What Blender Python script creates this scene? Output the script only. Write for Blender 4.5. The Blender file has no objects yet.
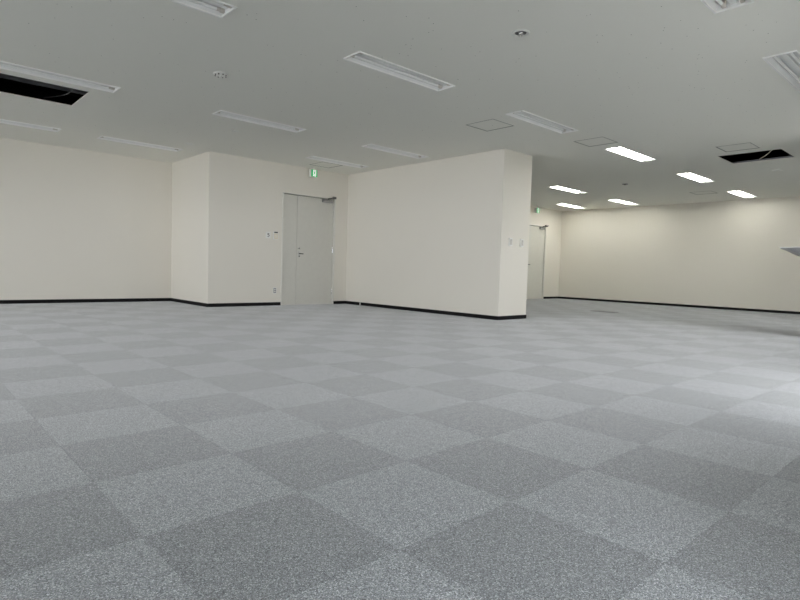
import bpy, bmesh, math, random
from mathutils import Matrix, Vector

random.seed(4)
scene = bpy.context.scene
COL = scene.collection

# ---------------------------------------------------------------- camera
FPX, PITCH, ROLL, YAW, CAM_H = 561.58, 0.05508, 0.02986, 0.7452, 0.75854
fw = Vector((math.sin(YAW) * math.cos(PITCH), math.cos(YAW) * math.cos(PITCH), -math.sin(PITCH)))
r0 = Vector((math.cos(YAW), -math.sin(YAW), 0))
u0 = r0.cross(fw)
rr = r0 * math.cos(ROLL) + u0 * math.sin(ROLL)
uu = u0 * math.cos(ROLL) - r0 * math.sin(ROLL)
cam_data = bpy.data.cameras.new('camera')
cam_data.sensor_width = 36.0
cam_data.lens = FPX * 36.0 / 800.0
cam_data.clip_start = 0.02
cam = bpy.data.objects.new('camera', cam_data)
COL.objects.link(cam)
M = Matrix.Identity(4)
for i in range(3):
    M[i][0], M[i][1], M[i][2] = rr[i], uu[i], -fw[i]
M[2][3] = CAM_H
cam.matrix_world = M
scene.camera = cam

# ---------------------------------------------------------------- daylight and exposure
SKY_STRENGTH = 11.8
TUBE_STRENGTH = 46.0
scene.view_settings.view_transform = 'Standard'
scene.view_settings.look = 'None'
scene.view_settings.gamma = 1.0
scene.view_settings.use_curve_mapping = False
scene.view_settings.exposure = 0.0
world = bpy.data.worlds.new('overcast_sky')
scene.world = world
world.use_nodes = True
bg = world.node_tree.nodes['Background']
bg.inputs['Color'].default_value = (0.965, 0.98, 1.0, 1)
bg.inputs['Strength'].default_value = SKY_STRENGTH
scene.cycles.max_bounces = 14
scene.cycles.diffuse_bounces = 10
scene.cycles.sample_clamp_indirect = 8.0

# ---------------------------------------------------------------- room dimensions (metres)
H = 2.67                       # ceiling
XW, YS = -4.5, -0.6            # window walls behind the photographer
XB, YA = 4.14, 11.08           # recess at the far left
YC = 9.4                       # wall with the doors
XD, YE, XE = 7.12, 5.43, 7.87  # projecting block
XG = 15.3                      # far wall
T = 0.15
GX, GY, TS = 1.01847, 1.57637, 0.5   # carpet tile grid

# unseen windows, sized to shape the daylight: start, end, sill, head
WIN_S = [(0.4, 1.6, .25, 1.60), (3.4, 5.9, .04, 1.55), (7.8, 9.9, .06, 1.50), (11.4, 12.7, .10, 0.95)]   # along X; the last, low one is added to light the far floor
WIN_W = [(1.0, 3.8, .10, 1.85), (4.3, 7.1, .10, 1.85), (7.6, 10.4, .10, 1.85)]   # along Y


# ---------------------------------------------------------------- materials
def new_mat(name):
    m = bpy.data.materials.new(name)
    m.use_nodes = True
    nt = m.node_tree
    return m, nt, nt.nodes['Principled BSDF']


def plain(name, col, rough=0.6, metal=0.0, noise=0.04, scale=12.0, spec=0.5):
    m, nt, b = new_mat(name)
    b.inputs['Roughness'].default_value = rough
    b.inputs['Metallic'].default_value = metal
    b.inputs['Specular IOR Level'].default_value = spec
    geo = nt.nodes.new('ShaderNodeNewGeometry')
    n = nt.nodes.new('ShaderNodeTexNoise')
    n.inputs['Scale'].default_value = scale
    n.inputs['Detail'].default_value = 3
    nt.links.new(geo.outputs['Position'], n.inputs['Vector'])
    mx = nt.nodes.new('ShaderNodeMix')
    mx.data_type = 'RGBA'
    mx.inputs['A'].default_value = tuple(c * (1 - noise) for c in col) + (1,)
    mx.inputs['B'].default_value = tuple(min(1, c * (1 + noise)) for c in col) + (1,)
    nt.links.new(n.outputs['Fac'], mx.inputs['Factor'])
    nt.links.new(mx.outputs['Result'], b.inputs['Base Color'])
    return m


def wall_mat():
    m = plain('wall_paper', (0.785, 0.755, 0.69), 0.75, 0, 0.012, 1.5, 0.3)
    nt = m.node_tree
    b = nt.nodes['Principled BSDF']
    geo = [n for n in nt.nodes if n.type == 'NEW_GEOMETRY'][0]
    n = nt.nodes.new('ShaderNodeTexNoise')
    n.inputs['Scale'].default_value = 260
    nt.links.new(geo.outputs['Position'], n.inputs['Vector'])
    bp = nt.nodes.new('ShaderNodeBump')
    bp.inputs['Strength'].default_value = 0.15
    bp.inputs['Distance'].default_value = 0.001
    nt.links.new(n.outputs['Fac'], bp.inputs['Height'])
    nt.links.new(bp.outputs['Normal'], b.inputs['Normal'])
    return m


def ceiling_mat():
    m, nt, b = new_mat('mineral_board')
    b.inputs['Roughness'].default_value = 0.9
    b.inputs['Specular IOR Level'].default_value = 0.2
    geo = nt.nodes.new('ShaderNodeNewGeometry')
    v = nt.nodes.new('ShaderNodeTexVoronoi')
    v.inputs['Scale'].default_value = 22
    v.inputs['Randomness'].default_value = 1
    nt.links.new(geo.outputs['Position'], v.inputs['Vector'])
    r = nt.nodes.new('ShaderNodeValToRGB')
    r.color_ramp.elements[0].position = 0.065
    r.color_ramp.elements[0].color = (0.12, 0.12, 0.11, 1)
    r.color_ramp.elements[1].position = 0.11
    r.color_ramp.elements[1].color = (0.865, 0.86, 0.81, 1)
    nt.links.new(v.outputs['Distance'], r.inputs['Fac'])
    # only a few of the cells carry a pit
    sel = nt.nodes.new('ShaderNodeMath')
    sel.operation = 'GREATER_THAN'
    sel.inputs[1].default_value = 0.86
    sep = nt.nodes.new('ShaderNodeSeparateColor')
    nt.links.new(v.outputs['Color'], sep.inputs['Color'])
    nt.links.new(sep.outputs['Red'], sel.inputs[0])
    n = nt.nodes.new('ShaderNodeTexNoise')
    n.inputs['Scale'].default_value = 90
    n.inputs['Detail'].default_value = 4
    nt.links.new(geo.outputs['Position'], n.inputs['Vector'])
    base = nt.nodes.new('ShaderNodeMix')
    base.data_type = 'RGBA'
    base.inputs['A'].default_value = (0.85, 0.845, 0.795, 1)
    base.inputs['B'].default_value = (0.88, 0.875, 0.825, 1)
    nt.links.new(n.outputs['Fac'], base.inputs['Factor'])
    mx = nt.nodes.new('ShaderNodeMix')
    mx.data_type = 'RGBA'
    nt.links.new(sel.outputs[0], mx.inputs['Factor'])
    nt.links.new(base.outputs['Result'], mx.inputs['A'])
    nt.links.new(r.outputs['Color'], mx.inputs['B'])
    nt.links.new(mx.outputs['Result'], b.inputs['Base Color'])
    return m


def carpet_mat(name, k, lean):
    m, nt, b = new_mat(name)
    b.inputs['Roughness'].default_value = 0.85
    b.inputs['Specular IOR Level'].default_value = 0.25
    b.inputs['Sheen Weight'].default_value = 0.48
    b.inputs['Sheen Roughness'].default_value = 0.35
    geo = nt.nodes.new('ShaderNodeNewGeometry')
    n = nt.nodes.new('ShaderNodeTexVoronoi')          # loop tufts, each yarn end its own shade
    n.inputs['Scale'].default_value = 400
    nt.links.new(geo.outputs['Position'], n.inputs['Vector'])
    sep = nt.nodes.new('ShaderNodeSeparateColor')
    nt.links.new(n.outputs['Color'], sep.inputs['Color'])
    r = nt.nodes.new('ShaderNodeValToRGB')
    e = r.color_ramp.elements
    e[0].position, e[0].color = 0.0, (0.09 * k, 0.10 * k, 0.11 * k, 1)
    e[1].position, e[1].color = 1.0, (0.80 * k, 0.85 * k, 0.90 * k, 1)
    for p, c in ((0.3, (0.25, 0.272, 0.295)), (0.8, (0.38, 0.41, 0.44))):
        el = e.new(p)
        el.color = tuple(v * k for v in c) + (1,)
    nt.links.new(sep.outputs['Red'], r.inputs['Fac'])
    nt.links.new(r.outputs['Color'], b.inputs['Base Color'])
    # pile lean, zero on both materials; tile tones sit in the colour instead
    add = nt.nodes.new('ShaderNodeVectorMath')
    add.operation = 'ADD'
    add.inputs[1].default_value = lean
    nt.links.new(geo.outputs['Normal'], add.inputs[0])
    nm = nt.nodes.new('ShaderNodeVectorMath')
    nm.operation = 'NORMALIZE'
    nt.links.new(add.outputs[0], nm.inputs[0])
    bp = nt.nodes.new('ShaderNodeBump')
    bp.inputs['Strength'].default_value = 0.35
    bp.inputs['Distance'].default_value = 0.003
    nt.links.new(n.outputs['Distance'], bp.inputs['Height'])
    nt.links.new(nm.outputs[0], bp.inputs['Normal'])
    nt.links.new(bp.outputs['Normal'], b.inputs['Normal'])
    return m


def emit_mat(name, col, s):
    m, nt, b = new_mat(name)
    b.inputs['Base Color'].default_value = col + (1,)
    b.inputs['Emission Color'].default_value = col + (1,)
    b.inputs['Emission Strength'].default_value = s
    return m


def glass_mat():
    m, nt, b = new_mat('window_glass')
    nt.nodes.remove(b)
    out = [n for n in nt.nodes if n.type == 'OUTPUT_MATERIAL'][0]
    t = nt.nodes.new('ShaderNodeBsdfTransparent')
    t.inputs['Color'].default_value = (0.95, 0.95, 0.95, 1)
    g = nt.nodes.new('ShaderNodeBsdfGlossy')
    g.inputs['Roughness'].default_value = 0.02
    fr = nt.nodes.new('ShaderNodeFresnel')
    fr.inputs['IOR'].default_value = 1.3
    mx = nt.nodes.new('ShaderNodeMixShader')
    nt.links.new(fr.outputs[0], mx.inputs[0])
    nt.links.new(t.outputs[0], mx.inputs[1])
    nt.links.new(g.outputs[0], mx.inputs[2])
    nt.links.new(mx.outputs[0], out.inputs['Surface'])
    return m


MAT = dict(
    wall=wall_mat(), ceil=ceiling_mat(),
    carpet_dark=carpet_mat('carpet_dark', 0.67, (0.0, 0.0, 0)),  # two tones put the light on quarter-turned pile into the colour
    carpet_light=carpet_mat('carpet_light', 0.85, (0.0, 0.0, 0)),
    base=plain('black_vinyl', (0.008, 0.008, 0.009), 0.7, spec=0.15),
    door=plain('door_paint', (0.66, 0.65, 0.60), 0.5),
    frame=plain('frame_paint', (0.74, 0.73, 0.68), 0.35),
    steel=plain('satin_steel', (0.62, 0.62, 0.60), 0.3, 1.0),
    chrome=plain('chrome', (0.85, 0.85, 0.86), 0.12, 1.0),
    darkmetal=plain('dark_metal', (0.10, 0.10, 0.10), 0.4, 0.6),
    white=plain('white_plastic', (0.82, 0.82, 0.79), 0.4),
    cream=plain('cream_plastic', (0.78, 0.72, 0.60), 0.4),
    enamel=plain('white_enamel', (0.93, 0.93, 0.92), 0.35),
    reflector=plain('satin_reflector', (0.86, 0.865, 0.865), 0.4),
    greige=plain('greige_plastic', (0.60, 0.57, 0.53), 0.5),
    hatchline=plain('hatch_frame', (0.33, 0.33, 0.31), 0.6),
    closer=plain('closer_paint', (0.34, 0.34, 0.34), 0.35, 0.6),
    tube_off=plain('tube_glass', (0.88, 0.89, 0.88), 0.25),
    tube_on=emit_mat('tube_lit', (1.0, 0.985, 0.90), TUBE_STRENGTH),
    black=plain('black_plastic', (0.02, 0.02, 0.02), 0.4),
    gap=plain('shadow_gap', (0.16, 0.16, 0.15), 0.8),
    plenum=plain('plenum_dark', (0.03, 0.03, 0.03), 0.95),
    concrete=plain('outdoor_paving', (0.40, 0.40, 0.38), 0.9),
    galv=plain('galvanised_steel', (0.22, 0.22, 0.23), 0.5, 0.6),
    shelf=plain('grey_enamel', (0.78, 0.78, 0.82), 0.5),
    green=emit_mat('sign_green', (0.02, 0.42, 0.14), 0.45),
    signwhite=emit_mat('sign_white', (0.95, 1.0, 0.92), 0.6),
    alu=plain('window_aluminium', (0.55, 0.55, 0.54), 0.35, 0.8),
    slab=plain('floor_slab', (0.20, 0.20, 0.20), 0.9),
    glass=glass_mat(),
)


# ---------------------------------------------------------------- mesh helpers
def box(bm, lo, hi):
    r = bmesh.ops.create_cube(bm, size=1)
    c = [(a + b) / 2 for a, b in zip(lo, hi)]
    s = [abs(b - a) for a, b in zip(lo, hi)]
    for v in r['verts']:
        v.co = Vector((v.co[i] * s[i] + c[i] for i in range(3)))
    return r['verts']


def cyl(bm, p0, p1, r, n=16, r2=None):
    p0, p1 = Vector(p0), Vector(p1)
    d = p1 - p0
    q = d.to_track_quat('Z', 'Y').to_matrix().to_4x4()
    m = Matrix.Translation((p0 + p1) / 2) @ q
    bmesh.ops.create_cone(bm, cap_ends=True, segments=n, radius1=r, radius2=r if r2 is None else r2,
                          depth=d.length, matrix=m)


def lathe(bm, prof, at=(0, 0, 0), n=24):
    rings = []
    for r, z in prof:
        if r < 1e-5:
            rings.append([bm.verts.new((at[0], at[1], at[2] + z))])
        else:
            rings.append([bm.verts.new((at[0] + r * math.cos(2 * math.pi * k / n), at[1] + r * math.sin(2 * math.pi * k / n), at[2] + z)) for k in range(n)])
    for a, b in zip(rings, rings[1:]):
        for k in range(n):
            k2 = (k + 1) % n
            if len(a) == 1 and len(b) > 1:
                bm.faces.new((a[0], b[k], b[k2]))
            elif len(b) == 1 and len(a) > 1:
                bm.faces.new((a[k2], a[k], b[0]))
            elif len(a) > 1:
                bm.faces.new((a[k2], a[k], b[k], b[k2]))


def extrude_x(bm, prof, x0, x1, closed=True):
    a = [bm.verts.new((x0, y, z)) for y, z in prof]
    b = [bm.verts.new((x1, y, z)) for y, z in prof]
    n = len(prof)
    for k in range(n if closed else n - 1):
        k2 = (k + 1) % n
        bm.faces.new((a[k], a[k2], b[k2], b[k]))
    if closed:
        bm.faces.new(a[::-1])
        bm.faces.new(b)


def mesh_of(name, bm, mat, bevel=0.0, smooth=False):
    bmesh.ops.recalc_face_normals(bm, faces=bm.faces[:])
    if bevel:
        bmesh.ops.bevel(bm, geom=bm.edges[:], offset=bevel, segments=2, affect='EDGES', profile=0.7)
    me = bpy.data.meshes.new(name)
    bm.to_mesh(me)
    bm.free()
    for mm in (mat if isinstance(mat, list) else [mat]):
        me.materials.append(mm)
    if smooth:
        for p in me.polygons:
            p.use_smooth = True
    return me


def link(name, me, parent=None, loc=(0, 0, 0), rot=None):
    o = bpy.data.objects.new(name, me)
    COL.objects.link(o)
    o.location = loc
    if rot:
        o.rotation_euler = rot
    if parent:
        o.parent = parent
    return o


def obj(name, bm, mat, parent=None, loc=(0, 0, 0), bevel=0.0, smooth=False):
    return link(name, mesh_of(name, bm, mat, bevel, smooth), parent, loc)


def boxes(name, lst, mat, parent=None, loc=(0, 0, 0), bevel=0.0):
    bm = bmesh.new()
    for lo, hi in lst:
        box(bm, lo, hi)
    return obj(name, bm, mat, parent, loc, bevel)


def tag(o, label, cat, group=None):
    o['label'] = label
    o['category'] = cat
    if group:
        o['group'] = group
    return o


def struct(o, label, cat):
    o['kind'] = 'structure'
    return tag(o, label, cat)


def thing(name, label, cat, loc=(0, 0, 0), rotz=0.0, group=None):
    o = bpy.data.objects.new(name, None)
    COL.objects.link(o)
    o.location = loc
    o.rotation_euler = (0, 0, rotz)
    o.empty_display_size = 0.1
    return tag(o, label, cat, group)


def copy_tree(o, parent=None):
    c = o.copy()
    COL.objects.link(c)
    c.parent = parent
    for ch in list(o.children):
        copy_tree(ch, c)
    return c


def holed_slab(bm, a0, a1, b0, b1, holes, put, t0, t1):
    """slab over [a0,a1]x[b0,b1] with rectangular through-holes; put(a,b,t) -> xyz"""
    A = sorted({a0, a1, *[v for h in holes for v in h[:2] if a0 < v < a1]})
    B = sorted({b0, b1, *[v for h in holes for v in h[2:] if b0 < v < b1]})

    def solid(i, j):
        if not (0 <= i < len(A) - 1 and 0 <= j < len(B) - 1):
            return False
        ca, cb = (A[i] + A[i + 1]) / 2, (B[j] + B[j + 1]) / 2
        return not any(h[0] < ca < h[1] and h[2] < cb < h[3] for h in holes)
    vs = {}

    def v(i, j, t):
        k = (i, j, t)
        if k not in vs:
            vs[k] = bm.verts.new(put(A[i], B[j], t))
        return vs[k]
    for i in range(len(A) - 1):
        for j in range(len(B) - 1):
            if not solid(i, j):
                continue
            for t in (t0, t1):
                bm.faces.new((v(i, j, t), v(i + 1, j, t), v(i + 1, j + 1, t), v(i, j + 1, t)))
            for (p, q, ni, nj) in (((i, j), (i + 1, j), i, j - 1), ((i, j + 1), (i + 1, j + 1), i, j + 1),
                                   ((i, j), (i, j + 1), i - 1, j), ((i + 1, j), (i + 1, j + 1), i + 1, j)):
                if not solid(ni, nj):
                    bm.faces.new((v(*p, t0), v(*q, t0), v(*q, t1), v(*p, t1)))


# ---------------------------------------------------------------- ceiling layout
LW, LL = 0.25, 1.26            # light opening
# x start, y start, lit, label
LIGHTS = [
    (0.71, 4.02, 0, 'unlit recessed twin-tube ceiling light nearest the round pierced ceiling speaker'),
    (3.13, 4.01, 0, 'unlit recessed twin-tube ceiling light between the chrome sprinkler and the hatch-side light'),
    (5.57, 4.01, 0, 'unlit recessed twin-tube ceiling light right beside the clearly outlined square hatch'),
    (0.71, 6.79, 0, 'unlit recessed ceiling light running along the edge of the open ceiling hole with ducting'),
    (3.13, 6.79, 0, 'unlit recessed ceiling light beside the small flat white disc'),
    (5.56, 6.78, 0, 'unlit recessed ceiling light parallel to the others, close to the projecting blank wall'),
    (0.71, 9.60, 0, 'unlit recessed ceiling light between the open ceiling hole and the long blank wall'),
    (2.51, 9.60, 0, 'unlit recessed ceiling light beside the inner corner of the long blank wall'),
    (5.51, 8.30, 0, 'unlit recessed ceiling light just in front of the exit sign above the double door'),
    (3.18, 1.31, 0, 'unlit recessed ceiling light near the chrome sprinkler, its two tubes clearly seen'),
    (5.605, 1.315, 0, 'unlit recessed ceiling light with wide white reflectors, no hatch or sprinkler beside it'),
    (8.06, 4.03, 1, 'glowing twin-tube ceiling light beside a faint square hatch, largest of the lit ones'),
    (10.83, 4.06, 1, 'glowing twin-tube ceiling light midway between the largest lit one and the far wall'),
    (13.62, 4.08, 1, 'glowing twin-tube ceiling light against the far wall below the black ceiling opening'),
    (13.58, 6.80, 1, 'glowing twin-tube ceiling light against the far wall beyond the dark sprinkler head'),
    (10.84, 6.78, 1, 'glowing twin-tube ceiling light beside the projecting block, in front of the far corner'),
    (13.64, 8.36, 1, 'glowing twin-tube ceiling light nearest the far corner and the single door'),
]
HOLES = [(0.76, 1.77, 7.25, 8.08), (9.66, 10.46, 2.38, 3.24)]
HATCHES = [
    (5.65, 4.51, 'square ceiling access hatch with clear dark outline beside an unlit light'),
    (7.36, 3.94, 'square ceiling access hatch beside the largest glowing ceiling light'),
    (8.95, 2.58, 'square ceiling access hatch beside the black ceiling opening'),
    (5.94, 8.62, 'square ceiling access hatch just above the exit sign of the double door'),
    (13.36, 4.56, 'faint square ceiling access hatch between two glowing lights by the far wall'),
]
HS = 0.45

# ---------------------------------------------------------------- structure
floor = boxes('floor', [((XW - T, YS - T, -0.20), (XG + T, YA + T, -0.006))], MAT['slab'])
struct(floor, 'floor laid with grey carpet tiles in a chequered pattern', 'floor')
ground = boxes('ground', [((-60, -60, -8.2), (80, 80, -8.0))], MAT['concrete'])  # unseen ground, added to steer how much light reaches the ceiling
struct(ground, 'ground added outside below the windows to bounce the daylight', 'ground')

bm = bmesh.new()
cut = [(x, x + LL, y, y + LW) for x, y, *_ in LIGHTS] + HOLES + [(x, x + HS, y, y + HS) for x, y, _ in HATCHES]
holed_slab(bm, XW - T, XG + T, YS - T, YA + T, cut, lambda a, b, t: (a, b, t), H, H + 0.010)
ceiling = struct(obj('ceiling', bm, MAT['ceil']), 'matt grey-white ceiling of finely pitted mineral board', 'ceiling')
upper = boxes('ceiling_slab', [((XW - T, YS - T, 3.55), (XG + T, YA + T, 3.75))], MAT['plenum'])
struct(upper, 'dark structural slab above the suspended ceiling', 'slab')
pl = boxes('wall_plenum', [((XW - T, YS - T, H + 0.014), (XW, YA + T, 3.55)), ((XG, YS - T, H + 0.014), (XG + T, YA + T, 3.55)),
                           ((XW, YS - T, H + 0.014), (XG, YS, 3.55)), ((XW, YA, H + 0.014), (XG, YA + T, 3.55))], MAT['plenum'])
struct(pl, 'dark walls enclosing the space above the ceiling', 'wall')

DOOR1 = (5.575, 6.805, 2.145)
DOOR2 = (13.53, 14.47, 2.145)


def wall(name, bm, label):
    return struct(obj(name, bm, MAT['wall']), label, 'wall')


bm = bmesh.new(); box(bm, (XW, YA, 0), (XB + T, YA + T, H))
wall('wall_left', bm, 'long blank off-white wall at the back of the recess')
bm = bmesh.new(); box(bm, (XB, YC, 0), (XB + T, YA, H))
wall('wall_return', bm, 'narrow bright off-white wall joining the long wall to the door wall')
bm = bmesh.new()
holed_slab(bm, XB + T, XG + T, 0, H, [(DOOR1[0], DOOR1[1], -1, DOOR1[2]), (DOOR2[0], DOOR2[1], -1, DOOR2[2])],
           lambda a, b, t: (a, t, b), YC, YC + T)
wall('wall_door', bm, 'off-white wall holding the double door and the far single door')
bm = bmesh.new(); box(bm, (XD, YE, 0), (XE, YC, H))
wall('wall_partition', bm, 'blank off-white block projecting into the room beside the double door')
bm = bmesh.new(); box(bm, (XG, YS, 0), (XG + T, YC, H))
wall('wall_right', bm, 'far cream wall lit by the glowing ceiling lights')
bm = bmesh.new()
holed_slab(bm, XW - T, XG + T, 0, H, WIN_S, lambda a, b, t: (a, t, b), YS - T, YS)
wall('wall_front', bm, 'off-white window wall behind the viewpoint')
bm = bmesh.new()
holed_slab(bm, YS, YA + T, 0, H, WIN_W, lambda a, b, t: (t, a, b), XW - T, XW)
wall('wall_side', bm, 'off-white side wall with windows facing the projecting block')
bm = bmesh.new(); box(bm, (9.15, 0.85, 0), (9.95, 1.65, H))
struct(obj('wall_column', bm, MAT['wall']), 'square off-white column carrying the grey slatted shelf', 'column')

# baseboards
BH, BT = 0.062, 0.008


def baseboard(name, segs, label):
    o = boxes(name, [((*lo, 0.0), (*hi, BH)) for lo, hi in segs], MAT['base'], bevel=0.0015)
    struct(o, label, 'baseboard')


baseboard('baseboard_left', [((XW, YA - BT), (XB - BT, YA))], 'black vinyl baseboard along the long blank wall')
baseboard('baseboard_return', [((XB - BT, YC), (XB, YA))], 'black vinyl baseboard on the narrow joining wall')
baseboard('baseboard_door', [((XB - BT, YC - BT), (DOOR1[0] - 0.003, YC))], 'black vinyl baseboard left of the double door')
baseboard('baseboard_corner', [((DOOR1[1] + 0.003, YC - BT), (XD - BT, YC))], 'short black vinyl baseboard between double door and projecting block')
baseboard('baseboard_partition', [((XD - BT, YE), (XD, YC))], 'black vinyl baseboard along the long side of the projecting block')
baseboard('baseboard_end', [((XD - BT, YE - BT), (XE + BT, YE))], 'black vinyl baseboard on the end of the projecting block')
baseboard('baseboard_back', [((XE, YE), (XE + BT, YC - BT))], 'black vinyl baseboard on the hidden side of the projecting block')
baseboard('baseboard_far', [((XE + BT, YC - BT), (DOOR2[0] - 0.003, YC)), ((DOOR2[1] + 0.003, YC - BT), (XG - BT, YC))], 'black vinyl baseboard beside the far single door')
baseboard('baseboard_right', [((XG - BT, YS), (XG, YC))], 'black vinyl baseboard along the far cream wall')
baseboard('baseboard_front', [((XW, YS), (XG - BT, YS + BT))], 'black vinyl baseboard under the windows behind the viewpoint')
baseboard('baseboard_side', [((XW, YS + BT), (XW + BT, YA - BT))], 'black vinyl baseboard under the side windows')


# windows (behind the photographer): frame, mullion, two panes, sill
def window(n, a, b, WZ0, WZ1, side):
    mid = (a + b) / 2
    put = (lambda lo, hi: ((lo[0], YS - T + lo[1], lo[2]), (hi[0], YS - T + hi[1], hi[2]))) if side == 's' else \
          (lambda lo, hi: ((XW - T + lo[1], lo[0], lo[2]), (XW - T + hi[1], hi[0], hi[2])))
    f = 0.05
    o = boxes('window_%d' % n, [put((a, .03, WZ0), (a + f, .10, WZ1)), put((b - f, .03, WZ0), (b, .10, WZ1)),
                                put((a + f, .03, WZ0), (b - f, .10, WZ0 + f)), put((a + f, .03, WZ1 - f), (b - f, .10, WZ1)),
                                put((mid - .03, .03, WZ0 + f), (mid + .03, .10, WZ1 - f))], MAT['alu'])
    struct(o, 'aluminium-framed window %s' % ('in the wall behind the viewpoint' if side == 's' else 'in the side wall'), 'window')
    for p, q in ((a + f, mid - .03), (mid + .03, b - f)):
        boxes('pane', [put((p, .062, WZ0 + f), (q, .066, WZ1 - f))], MAT['glass'], o)
    boxes('window_sill', [put((a, .10, WZ0 - .001), (b, .17, WZ0 + .02))], MAT['frame'], o)
    ld = bpy.data.lights.new('window_portal', 'AREA')
    ld.shape = 'RECTANGLE'
    ld.size, ld.size_y = b - a, WZ1 - WZ0
    ld.cycles.is_portal = True
    lo = bpy.data.objects.new('window_portal', ld)
    COL.objects.link(lo)
    if side == 's':
        lo.location = (mid, YS - T - .01, (WZ0 + WZ1) / 2)
        lo.rotation_euler = (math.pi / 2, 0, 0)
    else:
        lo.location = (XW - T - .01, mid, (WZ0 + WZ1) / 2)
        lo.rotation_euler = (math.pi / 2, 0, -math.pi / 2)


k = 1
for w in WIN_S:
    window(k, *w, 's'); k += 1
for w in WIN_W:
    window(k, *w, 'w'); k += 1


# ---------------------------------------------------------------- carpet tiles
def project(p):
    d = Vector(p) - Vector((0, 0, CAM_H))
    z = d.dot(fw)
    if z < 0.05:
        return None
    return 400 + FPX * d.dot(rr) / z, 300 - FPX * d.dot(uu) / z


def clip_area(poly):
    for ax, lim, sg in ((0, 0, 1), (0, 800, -1), (1, 0, 1), (1, 600, -1)):
        out = []
        for i in range(len(poly)):
            a, b = poly[i - 1], poly[i]
            da, db = sg * (a[ax] - lim), sg * (b[ax] - lim)
            if (da >= 0) != (db >= 0):
                t = da / (da - db)
                out.append((a[0] + t * (b[0] - a[0]), a[1] + t * (b[1] - a[1])))
            if db >= 0:
                out.append(b)
        poly = out
        if len(poly) < 3:
            return 0
    return abs(sum(poly[i - 1][0] * poly[i][1] - poly[i][0] * poly[i - 1][1] for i in range(len(poly)))) / 2


def hidden(x, y):
    """behind the projecting block or the door wall, seen from the camera"""
    for t in [i / 60 for i in range(1, 61)]:
        px, py = x * t, y * t
        if (XD < px < XE and YE < py < YC) or (px > XB and py > YC) or py > YA:
            return True
    return False


tiles = []
i0, i1 = math.floor((XW - GX) / TS), math.ceil((XG - GX) / TS)
j0, j1 = math.floor((YS - GY) / TS), math.ceil((YA - GY) / TS)
for i in range(i0, i1):
    for j in range(j0, j1):
        x, y = GX + i * TS, GY + j * TS
        xa, xb, ya, yb = max(x, XW), min(x + TS, XG), max(y, YS), min(y + TS, YA)
        if xb - xa < .01 or yb - ya < .01:
            continue
        if xa >= XB + T and ya >= YC + T:
            continue
        # tile seen below-left of grid vertex 0,0 is dark
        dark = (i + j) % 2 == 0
        cx, cy = (xa + xb) / 2, (ya + yb) / 2
        pts = [project(p) for p in ((xa, ya, 0), (xb, ya, 0), (xb, yb, 0), (xa, yb, 0))]
        area = 0 if None in pts or hidden(cx, cy) else clip_area(pts)
        whole = (xb - xa) > TS - .001 and (yb - ya) > TS - .001
        tiles.append((area if whole else 0, xa, xb, ya, yb, dark))
tiles.sort(reverse=True)


def tile_mesh(name, mat):
    bm = bmesh.new()
    s, c = TS / 2, 0.0005
    lo = [bm.verts.new((a * s, b * s, -0.006)) for a, b in ((-1, -1), (1, -1), (1, 1), (-1, 1))]
    md = [bm.verts.new((a * s, b * s, -0.0007)) for a, b in ((-1, -1), (1, -1), (1, 1), (-1, 1))]
    hi = [bm.verts.new((a * (s - c), b * (s - c), 0)) for a, b in ((-1, -1), (1, -1), (1, 1), (-1, 1))]
    bm.faces.new(hi)
    for q in range(4):
        q2 = (q + 1) % 4
        bm.faces.new((lo[q], lo[q2], md[q2], md[q]))
        bm.faces.new((md[q], md[q2], hi[q2], hi[q]))
    return mesh_of(name, bm, mat)


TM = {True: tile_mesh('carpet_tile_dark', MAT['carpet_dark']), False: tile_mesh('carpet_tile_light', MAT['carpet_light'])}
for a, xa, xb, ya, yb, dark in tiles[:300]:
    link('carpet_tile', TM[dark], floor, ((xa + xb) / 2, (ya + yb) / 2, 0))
bm = bmesh.new()
for a, xa, xb, ya, yb, dark in tiles[300:]:
    c = 0.0005
    md = [bm.verts.new((x, y, -0.006)) for x, y in ((xa, ya), (xb, ya), (xb, yb), (xa, yb))]
    hi = [bm.verts.new((x, y, 0)) for x, y in ((xa + c, ya + c), (xb - c, ya + c), (xb - c, yb - c), (xa + c, yb - c))]
    fs = [bm.faces.new(hi)] + [bm.faces.new((md[q], md[(q + 1) % 4], hi[(q + 1) % 4], hi[q])) for q in range(4)]
    for f in fs:
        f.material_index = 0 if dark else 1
rest = link('carpet_tile_field', mesh_of('carpet_tile_field', bm, [MAT['carpet_dark'], MAT['carpet_light']]), floor)
rest['kind'] = 'stuff'


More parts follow.
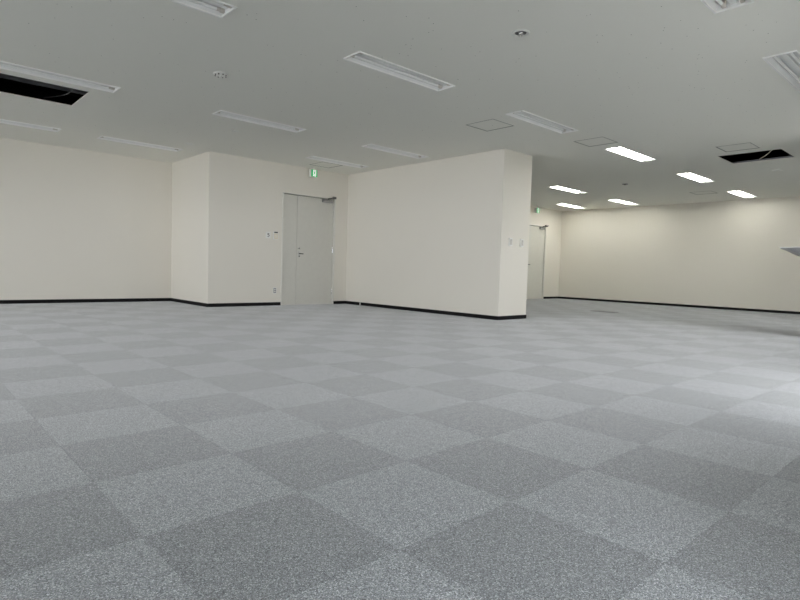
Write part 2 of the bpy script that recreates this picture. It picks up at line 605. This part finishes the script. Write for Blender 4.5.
# ---------------------------------------------------------------- recessed lights
def make_light(lit):
    root = thing('ceiling_light', 'x', 'ceiling light')
    L2, W2 = LL / 2, LW / 2
    t = 0.0012
    bm = bmesh.new()
    # rim lipping the opening
    r, d = 0.011, 0.010
    for lo, hi in (((-L2, -W2, -d), (L2, -W2 + r, 0.002)), ((-L2, W2 - r, -d), (L2, W2, 0.002)),
                   ((-L2, -W2 + r, -d), (-L2 + r, W2 - r, 0.002)), ((L2 - r, -W2 + r, -d), (L2, W2 - r, 0.002))):
        box(bm, lo, hi)
    obj('rim', bm, MAT['enamel'], root)  # brighter coat than the housing: the rim's edge light put into colour
    bm = bmesh.new()
    y = W2 - r
    prof = [(-y, 0.002), (-0.088, 0.06), (-0.088, 0.075), (0.088, 0.075), (0.088, 0.06), (y, 0.002)]
    outer = [(y + t, 0.002), (0.09, 0.061), (0.09, 0.077), (-0.09, 0.077), (-0.09, 0.061), (-y - t, 0.002)]
    extrude_x(bm, prof + outer, -L2 + r, L2 - r)
    box(bm, (-L2 + r - t, -y, 0.002), (-L2 + r, y, 0.077))
    box(bm, (L2 - r, -y, 0.002), (L2 - r + t, y, 0.077))
    obj('housing', bm, MAT['reflector'], root)
    bm = bmesh.new()
    extrude_x(bm, [(-0.04, 0.074), (-0.022, 0.022), (0.022, 0.022), (0.04, 0.074)], -L2 + r + .001, L2 - r - .001)
    obj('reflector_ridge', bm, MAT['reflector'], root)
    for s in (-1, 1):
        bm = bmesh.new()
        cyl(bm, (-L2 + 0.05, s * 0.060, 0.020), (L2 - 0.05, s * 0.060, 0.020), 0.0135, 14)
        obj('tube', bm, MAT['tube_on' if lit else 'tube_off'], root, smooth=False)
        for e in (-1, 1):
            bm = bmesh.new()
            x0 = e * (L2 - r - .002)
            x1 = e * (L2 - 0.046)
            box(bm, (min(x0, x1), s * .060 - .012, 0.006), (max(x0, x1), s * .060 + .012, 0.074))
            cyl(bm, (e * (L2 - .050), s * .060, .020), (e * (L2 - .075), s * .060, .020), .0142, 14)
            obj('lamp_socket', bm, MAT['greige'], root)
    return root


protos = {}
for x, y, lit, lab in LIGHTS:
    if lit not in protos:
        protos[lit] = o = make_light(lit)
    else:
        o = copy_tree(protos[lit])
    o.location = (x + LL / 2, y + LW / 2, H)
    o['label'] = lab
    o['group'] = 'glowing ceiling lights' if lit else 'unlit ceiling lights'

# ---------------------------------------------------------------- access hatches


def make_hatch():
    root = thing('ceiling_hatch', 'x', 'access hatch', group='square ceiling access hatches')
    s = HS / 2
    w = 0.010
    for lo, hi in (((-s, -s, -.002), (s, -s + w, .012)), ((-s, s - w, -.002), (s, s, .012)),
                   ((-s, -s + w, -.002), (-s + w, s - w, .012)), ((s - w, -s + w, -.002), (s, s - w, .012))):
        boxes('frame_bar', [(lo, hi)], MAT['hatchline'], root)
    g = w + 0.005
    boxes('hatch_panel', [((-s + g, -s + g, 0.001), (s - g, s - g, .012))], MAT['ceil'], root)
    boxes('backing', [((-s, -s, .0125), (s, s, .016))], MAT['gap'], root)
    return root


hp = None
for x, y, lab in HATCHES:
    o = hp = make_hatch() if hp is None else hp
    if (x, y) != HATCHES[0][:2]:
        o = copy_tree(hp)
    o.location = (x + HS / 2, y + HS / 2, H)
    o['label'] = lab

# ---------------------------------------------------------------- ceiling openings: channels, hanger rods, cable


def channel(lo, hi, label):
    bm = bmesh.new()
    box(bm, lo, hi)
    tag(obj('ceiling_channel', bm, MAT['galv'], bevel=.002), label, 'steel channel')


channel((-0.6, 8.06, 2.84), (3.0, 8.10, 2.89), 'grey steel channel crossing inside the ceiling hole beside an unlit light')
channel((10.50, 1.6, H + .010), (10.54, 4.0, H + .042), 'grey steel channel along the edge of the black ceiling opening')


def rod(x, y, label):
    root = thing('hanger_rod', label, 'hanger rod', (x, y, 2.80))
    bm = bmesh.new(); cyl(bm, (0, 0, 0), (0, 0, .75), .005, 10)
    obj('rod', bm, MAT['galv'], root)
    bm = bmesh.new(); cyl(bm, (0, 0, .03), (0, 0, .042), .012, 6)
    obj('nut', bm, MAT['galv'], root)


rod(1.45, 7.86, 'threaded hanger rod inside the ceiling hole beside an unlit light')
rod(10.2, 2.75, 'threaded hanger rod inside the black ceiling opening')


def cable(pts, r, label, mat):
    cu = bpy.data.curves.new('cable', 'CURVE')
    cu.dimensions = '3D'
    s = cu.splines.new('BEZIER')
    s.bezier_points.add(len(pts) - 1)
    for p, c in zip(s.bezier_points, pts):
        p.co = c
        p.handle_left_type = p.handle_right_type = 'AUTO'
    cu.bevel_depth = r
    cu.bevel_resolution = 2
    tmp = bpy.data.objects.new('tmp', cu)
    COL.objects.link(tmp)
    dg = bpy.context.evaluated_depsgraph_get()
    me = bpy.data.meshes.new_from_object(tmp.evaluated_get(dg))
    bpy.data.objects.remove(tmp)
    me.materials.clear()
    me.materials.append(mat)
    tag(link('cable', me), label, 'cable')


cable([(9.62, 2.44, 2.715), (10.05, 2.655, 2.692), (10.50, 2.875, 2.715)], .006, 'pale cable hanging across the black ceiling opening', MAT['cream'])
cable([(1.52, 8.35, 2.77), (1.60, 8.05, 2.745), (1.68, 7.73, 2.75), (1.70, 7.60, 2.80)], .004, 'thin grey cable sagging inside the ceiling hole beside an unlit light', MAT['galv'])


# ---------------------------------------------------------------- ceiling devices
def speaker(x, y):
    root = thing('ceiling_speaker', 'small round pierced fitting on the ceiling near the open hole', 'ceiling fitting', (x, y, H))
    bm = bmesh.new()
    lathe(bm, [(0, -.020), (.050, -.018), (.066, -.010), (.072, 0)], n=32)
    b = obj('cover', bm, MAT['white'], root, smooth=True)
    for q in range(8):
        a = 2 * math.pi * q / 8
        bm = bmesh.new()
        cyl(bm, (.055 * math.cos(a), .055 * math.sin(a), -.022), (.055 * math.cos(a), .055 * math.sin(a), -.010), .0065, 10)
        obj('slot', bm, MAT['black'], root)
    bm = bmesh.new()
    lathe(bm, [(0, -.030), (.014, -.028), (.018, -.019), (.018, -.018)], n=20)
    obj('sensor_tip', bm, MAT['white'], root, smooth=True)


speaker(2.54, 5.52)


def sprinkler(x, y, label, plate, head, r=.075):
    root = thing('sprinkler', label, 'sprinkler', (x, y, H))
    bm = bmesh.new()
    lathe(bm, [(r * .62, -.001), (r * .70, -.007), (r * .92, -.009), (r, -.004), (r, 0)], n=32)
    obj('escutcheon', bm, plate, root, smooth=True)
    bm = bmesh.new()
    lathe(bm, [(0, -.0008), (r * .62, -.0012), (r * .62, 0)], n=24)
    obj('cup', bm, MAT['galv'], root)
    bm = bmesh.new()
    lathe(bm, [(0, -.022), (.022, -.021), (.024, -.018), (.008, -.015), (.008, -.008), (.016, -.006), (.018, -.001)], n=20)
    obj('deflector', bm, head, root, smooth=True)
    for s in (-1, 1):
        bm = bmesh.new()
        cyl(bm, (s * .034, 0, -.001), (s * .014, 0, -.019), .0045, 8)
        obj('frame_arm', bm, head, root)


sprinkler(3.78, 2.77, 'shiny chrome sprinkler head on a pale round plate in the ceiling', MAT['white'], MAT['chrome'])
sprinkler(11.43, 5.57, 'small dark sprinkler head on the ceiling among the glowing lights', MAT['galv'], MAT['darkmetal'], .06)


def disc(x, y, label, r):
    root = thing('ceiling_detector', label, 'detector', (x, y, H))
    bm = bmesh.new(); lathe(bm, [(0, -.010), (r * .85, -.010), (r, -.005), (r, 0)], n=24)
    obj('cap', bm, MAT['white'], root)
    bm = bmesh.new(); lathe(bm, [(0, -.014), (r * .3, -.013), (r * .35, -.010)], n=16)
    obj('button', bm, MAT['white'], root)


disc(3.76, 7.68, 'small flat white disc on the ceiling beside an unlit light', .05)
disc(3.66, 9.06, 'small white disc on the ceiling just before the outer corner of the white wall', .06)
disc(11.46, 2.86, 'small white disc on the ceiling behind the black opening', .08)


# ---------------------------------------------------------------- doors
def lever(parent, x, y, z, sgn):
    root = boxes('handle', [((x - .022, y - .008, z - .075), (x + .022, y, z + .045))], MAT['steel'], parent, bevel=.002)
    bm = bmesh.new()
    cyl(bm, (x, y - .008, z), (x, y - .055, z), .009, 12)
    cyl(bm, (x, y - .050, z), (x + sgn * .065, y - .050, z - .003), .009, 12)
    obj('lever', bm, MAT['darkmetal'], root)
    bm = bmesh.new()
    cyl(bm, (x, y - .008, z - .05), (x, y - .016, z - .05), .012, 14)
    obj('keyhole', bm, MAT['darkmetal'], root)
    bm = bmesh.new()
    lathe(bm, [(0, -.012), (.016, -.010), (.020, 0)], n=18)
    ob = obj('lock_cylinder', bm, MAT['chrome'], parent, (x, y, z + .105), smooth=True)
    ob.rotation_euler = (-math.pi / 2, 0, 0)
    return root


def hinge(parent, x, y, z):
    bm = bmesh.new()
    cyl(bm, (x, y - .008, z - .055), (x, y - .008, z + .055), .008, 12)
    cyl(bm, (x, y - .008, z + .055), (x, y - .008, z + .064), .006, 12, .003)
    cyl(bm, (x, y - .008, z - .064), (x, y - .008, z - .055), .003, 12, .006)
    obj('hinge', bm, MAT['chrome'], parent)


def closer(parent, x, y, z):
    """x = hinge-side end"""
    b = boxes('door_closer', [((x - .27, y - .055, z - .085), (x - .04, y, z - .020))], MAT['closer'], parent, bevel=.006)
    bm = bmesh.new()
    cyl(bm, (x - .13, y - .03, z - .03), (x - .13, y - .03, z - .010), .012, 12)
    box(bm, (x - .142, y - .20, z - .010), (x - .118, y - .03, z + .006))
    vs = box(bm, (-.125, -.012, -.007), (.125, .012, .007))
    m = Matrix.Translation((x - .06, y - .105, z + .018)) @ Matrix.Rotation(math.radians(58), 4, 'Z')
    for v in vs:
        v.co = m @ v.co
    box(bm, (x - .03, y - .06, z + .005), (x + .045, y - .005, z + .050))
    obj('closer_arm', bm, MAT['darkmetal'], b)


def door_frame(name, d, label, thresh=True):
    x0, x1, z1 = d
    f = .026
    y0, y1 = YC - .012, YC + .10
    root = boxes(name, [((x0, y0, 0), (x0 + f, y1, z1)), ((x1 - f, y0, 0), (x1, y1, z1)), ((x0 + f, y0, z1 - f * .6), (x1 - f, y1, z1)),
                        ((x0 + f, YC + .071, 0), (x1 - f, y1, .004))], MAT['frame'])
    return struct(root, label, 'door')


YL = YC + .030                    # face of the leaves
d1 = door_frame('door_1', DOOR1, 'pale grey steel double door of one narrow and one wide leaf')
a, b = DOOR1[0] + .032, DOOR1[1] - .034
zt = DOOR1[2] - .026
ms = 5.925
leafn = boxes('leaf', [((a, YL, .008), (ms - .002, YL + .04, zt))], MAT['door'], d1, bevel=.0015)
leafw = boxes('leaf', [((ms + .002, YL, .008), (b, YL + .04, zt))], MAT['door'], d1, bevel=.0015)
boxes('threshold', [((DOOR1[0] + .026, YC - .005, 0), (DOOR1[1] - .026, YC + .07, .006))], MAT['steel'], d1)
boxes('door_gap_shade', [((DOOR1[0] + .026, YL + .041, .008), (a + .02, YL + .05, zt)), ((b - .02, YL + .041, .008), (DOOR1[1] - .026, YL + .05, zt)),  # black strips behind the leaves, painting the shade in the gaps
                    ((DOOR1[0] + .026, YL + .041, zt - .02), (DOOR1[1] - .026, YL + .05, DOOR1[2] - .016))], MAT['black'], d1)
boxes('meeting_gap_shade', [((ms - .025, YL + .041, .008), (ms + .025, YL + .050, zt))], MAT['black'], d1)  # black strip painting the shade between the two leaves
lever(leafw, 5.985, YL, 1.0, 1)
for z in (.25, 1.10, 1.93):
    hinge(leafn, a - .002, YL, z)
    hinge(leafw, b + .002, YL, z)
closer(leafw, b - .01, YL, zt + .01)

d2 = door_frame('door_2', DOOR2, 'far pale single steel door beyond the projecting block')
a, b = DOOR2[0] + .032, DOOR2[1] - .034
leaf2 = boxes('leaf', [((a, YL, .008), (b, YL + .04, zt))], MAT['door'], d2, bevel=.0015)
boxes('threshold', [((DOOR2[0] + .026, YC - .005, 0), (DOOR2[1] - .026, YC + .07, .006))], MAT['steel'], d2)
boxes('door_gap_shade', [((DOOR2[0] + .026, YL + .041, .008), (a + .02, YL + .05, zt)), ((b - .02, YL + .041, .008), (DOOR2[1] - .026, YL + .05, zt)),  # black strips that paint shade into the gaps around this leaf
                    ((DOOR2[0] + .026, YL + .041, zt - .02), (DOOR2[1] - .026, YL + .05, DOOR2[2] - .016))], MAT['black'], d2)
lever(leaf2, a + .08, YL, 1.0, 1)
for z in (.25, 1.10, 1.93):
    hinge(leaf2, b + .002, YL, z)
closer(leaf2, b - .01, YL, zt + .01)


# ---------------------------------------------------------------- exit signs
def exit_sign(x, y, z, label):
    """front face towards -Y; x,y,z = lower-left-front corner"""
    root = thing('exit_sign', label, 'exit sign', (x, y, z))
    w, h, d = .150, .145, .075
    boxes('sign_box', [((0, .004, 0), (w, d, h))], MAT['white'], root, bevel=.004)
    face = boxes('sign_face', [((.006, 0, .006), (w - .006, .0045, h - .006))], MAT['green'], root)
    boxes('doorway', [((.045, -.0012, .016), (.115, .0, h - .012))], MAT['signwhite'], face)
    bm = bmesh.new()                     # running figure
    def q(x0, z0, x1, z1, wd):
        v0, v1 = Vector((x0, 0, z0)), Vector((x1, 0, z1))
        n = Vector((-(v1 - v0).z, 0, (v1 - v0).x)).normalized() * wd / 2
        p = [v0 + n, v1 + n, v1 - n, v0 - n]
        f = [bm.verts.new((c.x, -.0024, c.z)) for c in p]
        g = [bm.verts.new((c.x, -.0011, c.z)) for c in p]
        bm.faces.new(f)
        bm.faces.new(g[::-1])
        for i in range(4):
            bm.faces.new((f[i], f[i - 1], g[i - 1], g[i]))
    cyl(bm, (.083, -.0024, .112), (.083, -.0011, .112), .010, 14)
    q(.082, .100, .074, .066, .020)
    q(.076, .068, .092, .050, .011)
    q(.092, .050, .090, .028, .009)
    q(.074, .068, .062, .048, .011)
    q(.062, .048, .048, .046, .009)
    q(.080, .096, .098, .082, .008)
    q(.080, .096, .064, .080, .008)
    obj('running_figure', bm, MAT['green'], face)
    bm = bmesh.new()
    cyl(bm, (w / 2, d / 2, h), (w / 2, d / 2, H - z), .010, 12)
    cyl(bm, (w / 2, d / 2, H - z - .008), (w / 2, d / 2, H - z), .028, 16)
    obj('hanger', bm, MAT['white'], root)
    return root


exit_sign(6.105, 9.25, 2.487, 'green and white exit sign hanging above the double door')
exit_sign(13.62, 9.18, 2.462, 'green and white exit sign hanging above the far single door')


# ---------------------------------------------------------------- wall plates
def plate(name, label, cat, x, y, z, w, h, d, face):
    root = thing(name, label, cat, (x, y, z))
    boxes('cover_plate', [((-w / 2, -d, -h / 2), (w / 2, 0, h / 2))], MAT['white'], root, bevel=.002)
    face(root, w, h, d)
    return root


def f_switch5(root, w, h, d):
    # dark rocker segments that read like a figure on the plate
    e = .003
    for x0, z0, x1, z1 in ((-.016, .022, .020, .032), (-.016, .004, -.006, .022), (-.006, .002, .016, .012),
                           (.010, -.020, .022, .004), (-.016, -.032, .014, -.021)):
        boxes('dark_rocker', [((x0, -d - e, z0), (x1, -d, z1))], MAT['black'], root)


def f_remote(root, w, h, d):
    boxes('display', [((-w * .38, -d - .002, h * .33), (w * .38, -d, h * .47))], MAT['black'], root)
    boxes('key_panel', [((-w * .38, -d - .003, -h * .42), (w * .38, -d, h * .28))], MAT['cream'], root, bevel=.001)
    for z in (-.03, -.005):
        boxes('key', [((-w * .15, -d - .006, z), (w * .15, -d - .003, z + .014))], MAT['white'], root)


def f_outlet(root, w, h, d):
    boxes('bezel', [((-w * .36, -d - .002, -h * .40), (w * .36, -d, h * .40))], MAT['galv'], root)
    for z in (-.032, .006):
        s = boxes('socket', [((-w * .22, -d - .004, z), (w * .22, -d - .002, z + .026))], MAT['white'], root)
        for sx in (-.007, .007):
            boxes('socket_slot', [((sx - .0015, -d - .0045, z + .008), (sx + .0015, -d - .004, z + .018))], MAT['black'], s)


def f_rocker(root, w, h, d):
    boxes('rocker', [((-w * .30, -d - .006, -h * .36), (w * .30, -d, h * .36))], MAT['greige'], root, bevel=.002)
    boxes('pilot_lamp', [((-w * .08, -d - .0075, h * .22), (w * .08, -d - .006, h * .27))], MAT['galv'], root)


plate('light_switch', 'square white switch plate with dark figure-like rockers left of the double door', 'light switch', 5.285, YC, 1.317, .095, .122, .012, f_switch5)
plate('wall_controller', 'cream wall controller with a dark display strip beside the double door', 'wall controller', 5.44, YC, 1.312, .10, .155, .022, f_remote)
plate('wall_outlet', 'small grey-edged wall outlet low down beside the double door', 'wall outlet', 5.441, YC, .283, .072, .115, .008, f_outlet)
plate('wall_switch', 'white wall switch box on the end of the projecting block, nearer its long side', 'wall switch', 7.345, YE, 1.240, .075, .125, .028, f_rocker)
plate('wall_switch', 'white wall switch box on the end of the projecting block, nearer its free outer edge', 'wall switch', 7.645, YE, 1.240, .075, .125, .028, f_rocker)

# ---------------------------------------------------------------- floor cover, baseboard tape, slatted shelf
root = thing('floor_cover', 'thin dark floor access plate set in the carpet before the far wall', 'floor cover', (11.0, 5.66, 0))
boxes('plate_rim', [((-.10, -.26, 0), (-.085, .26, .006)), ((.085, -.26, 0), (.10, .26, .006)),
                    ((-.085, -.26, 0), (.085, -.245, .006)), ((-.085, .245, 0), (.085, .26, .006))], MAT['galv'], root)
boxes('lid', [((-.084, -.244, 0), (.084, .244, .004))], MAT['darkmetal'], root)

tape = boxes('tape_strip', [((XD - BT - .003, 8.885, .001), (XD - BT, 8.91, .058))], MAT['white'])
tag(tape, 'small white upright strip on the black baseboard of the projecting block', 'tape strip')

root = thing('slatted_shelf', 'grey slatted metal shelf jutting out in front of the far cream wall', 'shelf', (9.0, 1.65, 1.21))
N = 16


def sh(u, v, dz=0.0):
    """u along X 0..1, v from column outward 0..1"""
    return Vector((1.06 * u, .51 * v, .005 - .075 * u * 1.0 - .016 * v + dz))


def slab_uv(name, u0, u1, v0, v1, th, mat, parent):
    bm = bmesh.new()
    c = [(u0, v0), (u1, v0), (u1, v1), (u0, v1)]
    lo = [bm.verts.new(sh(*p)) for p in c]
    hi = [bm.verts.new(sh(*p, th)) for p in c]
    bm.faces.new(lo[::-1]); bm.faces.new(hi)
    for i in range(4):
        bm.faces.new((lo[i - 1], lo[i], hi[i], hi[i - 1]))
    return obj(name, bm, mat, parent)


slab_uv('rim_bar', 0, .05, 0, 1, .012, MAT['enamel'], root)
slab_uv('rim_bar', .95, 1, 0, 1, .012, MAT['enamel'], root)
slab_uv('rim_bar', .05, .95, .88, 1, .012, MAT['enamel'], root)
slab_uv('rim_bar', .05, .95, 0, .10, .012, MAT['enamel'], root)
for q in range(N):
    v0 = .10 + .78 * q / N
    slab_uv('slat', .05, .95, v0 + .008, v0 + .78 / N - .002, .008, MAT['shelf'], root)
for u in (.25, .75):
    bm = bmesh.new()
    p = sh(u, 0)
    box(bm, (p.x - .012, 0.0, p.z - .16), (p.x + .012, .006, p.z))
    w = sh(u, .6)
    for lo, hi in ((p + Vector((0, .006, -.15)), w + Vector((0, 0, -.006))),):
        cyl(bm, lo, hi, .007, 10)
    obj('bracket', bm, MAT['galv'], root)
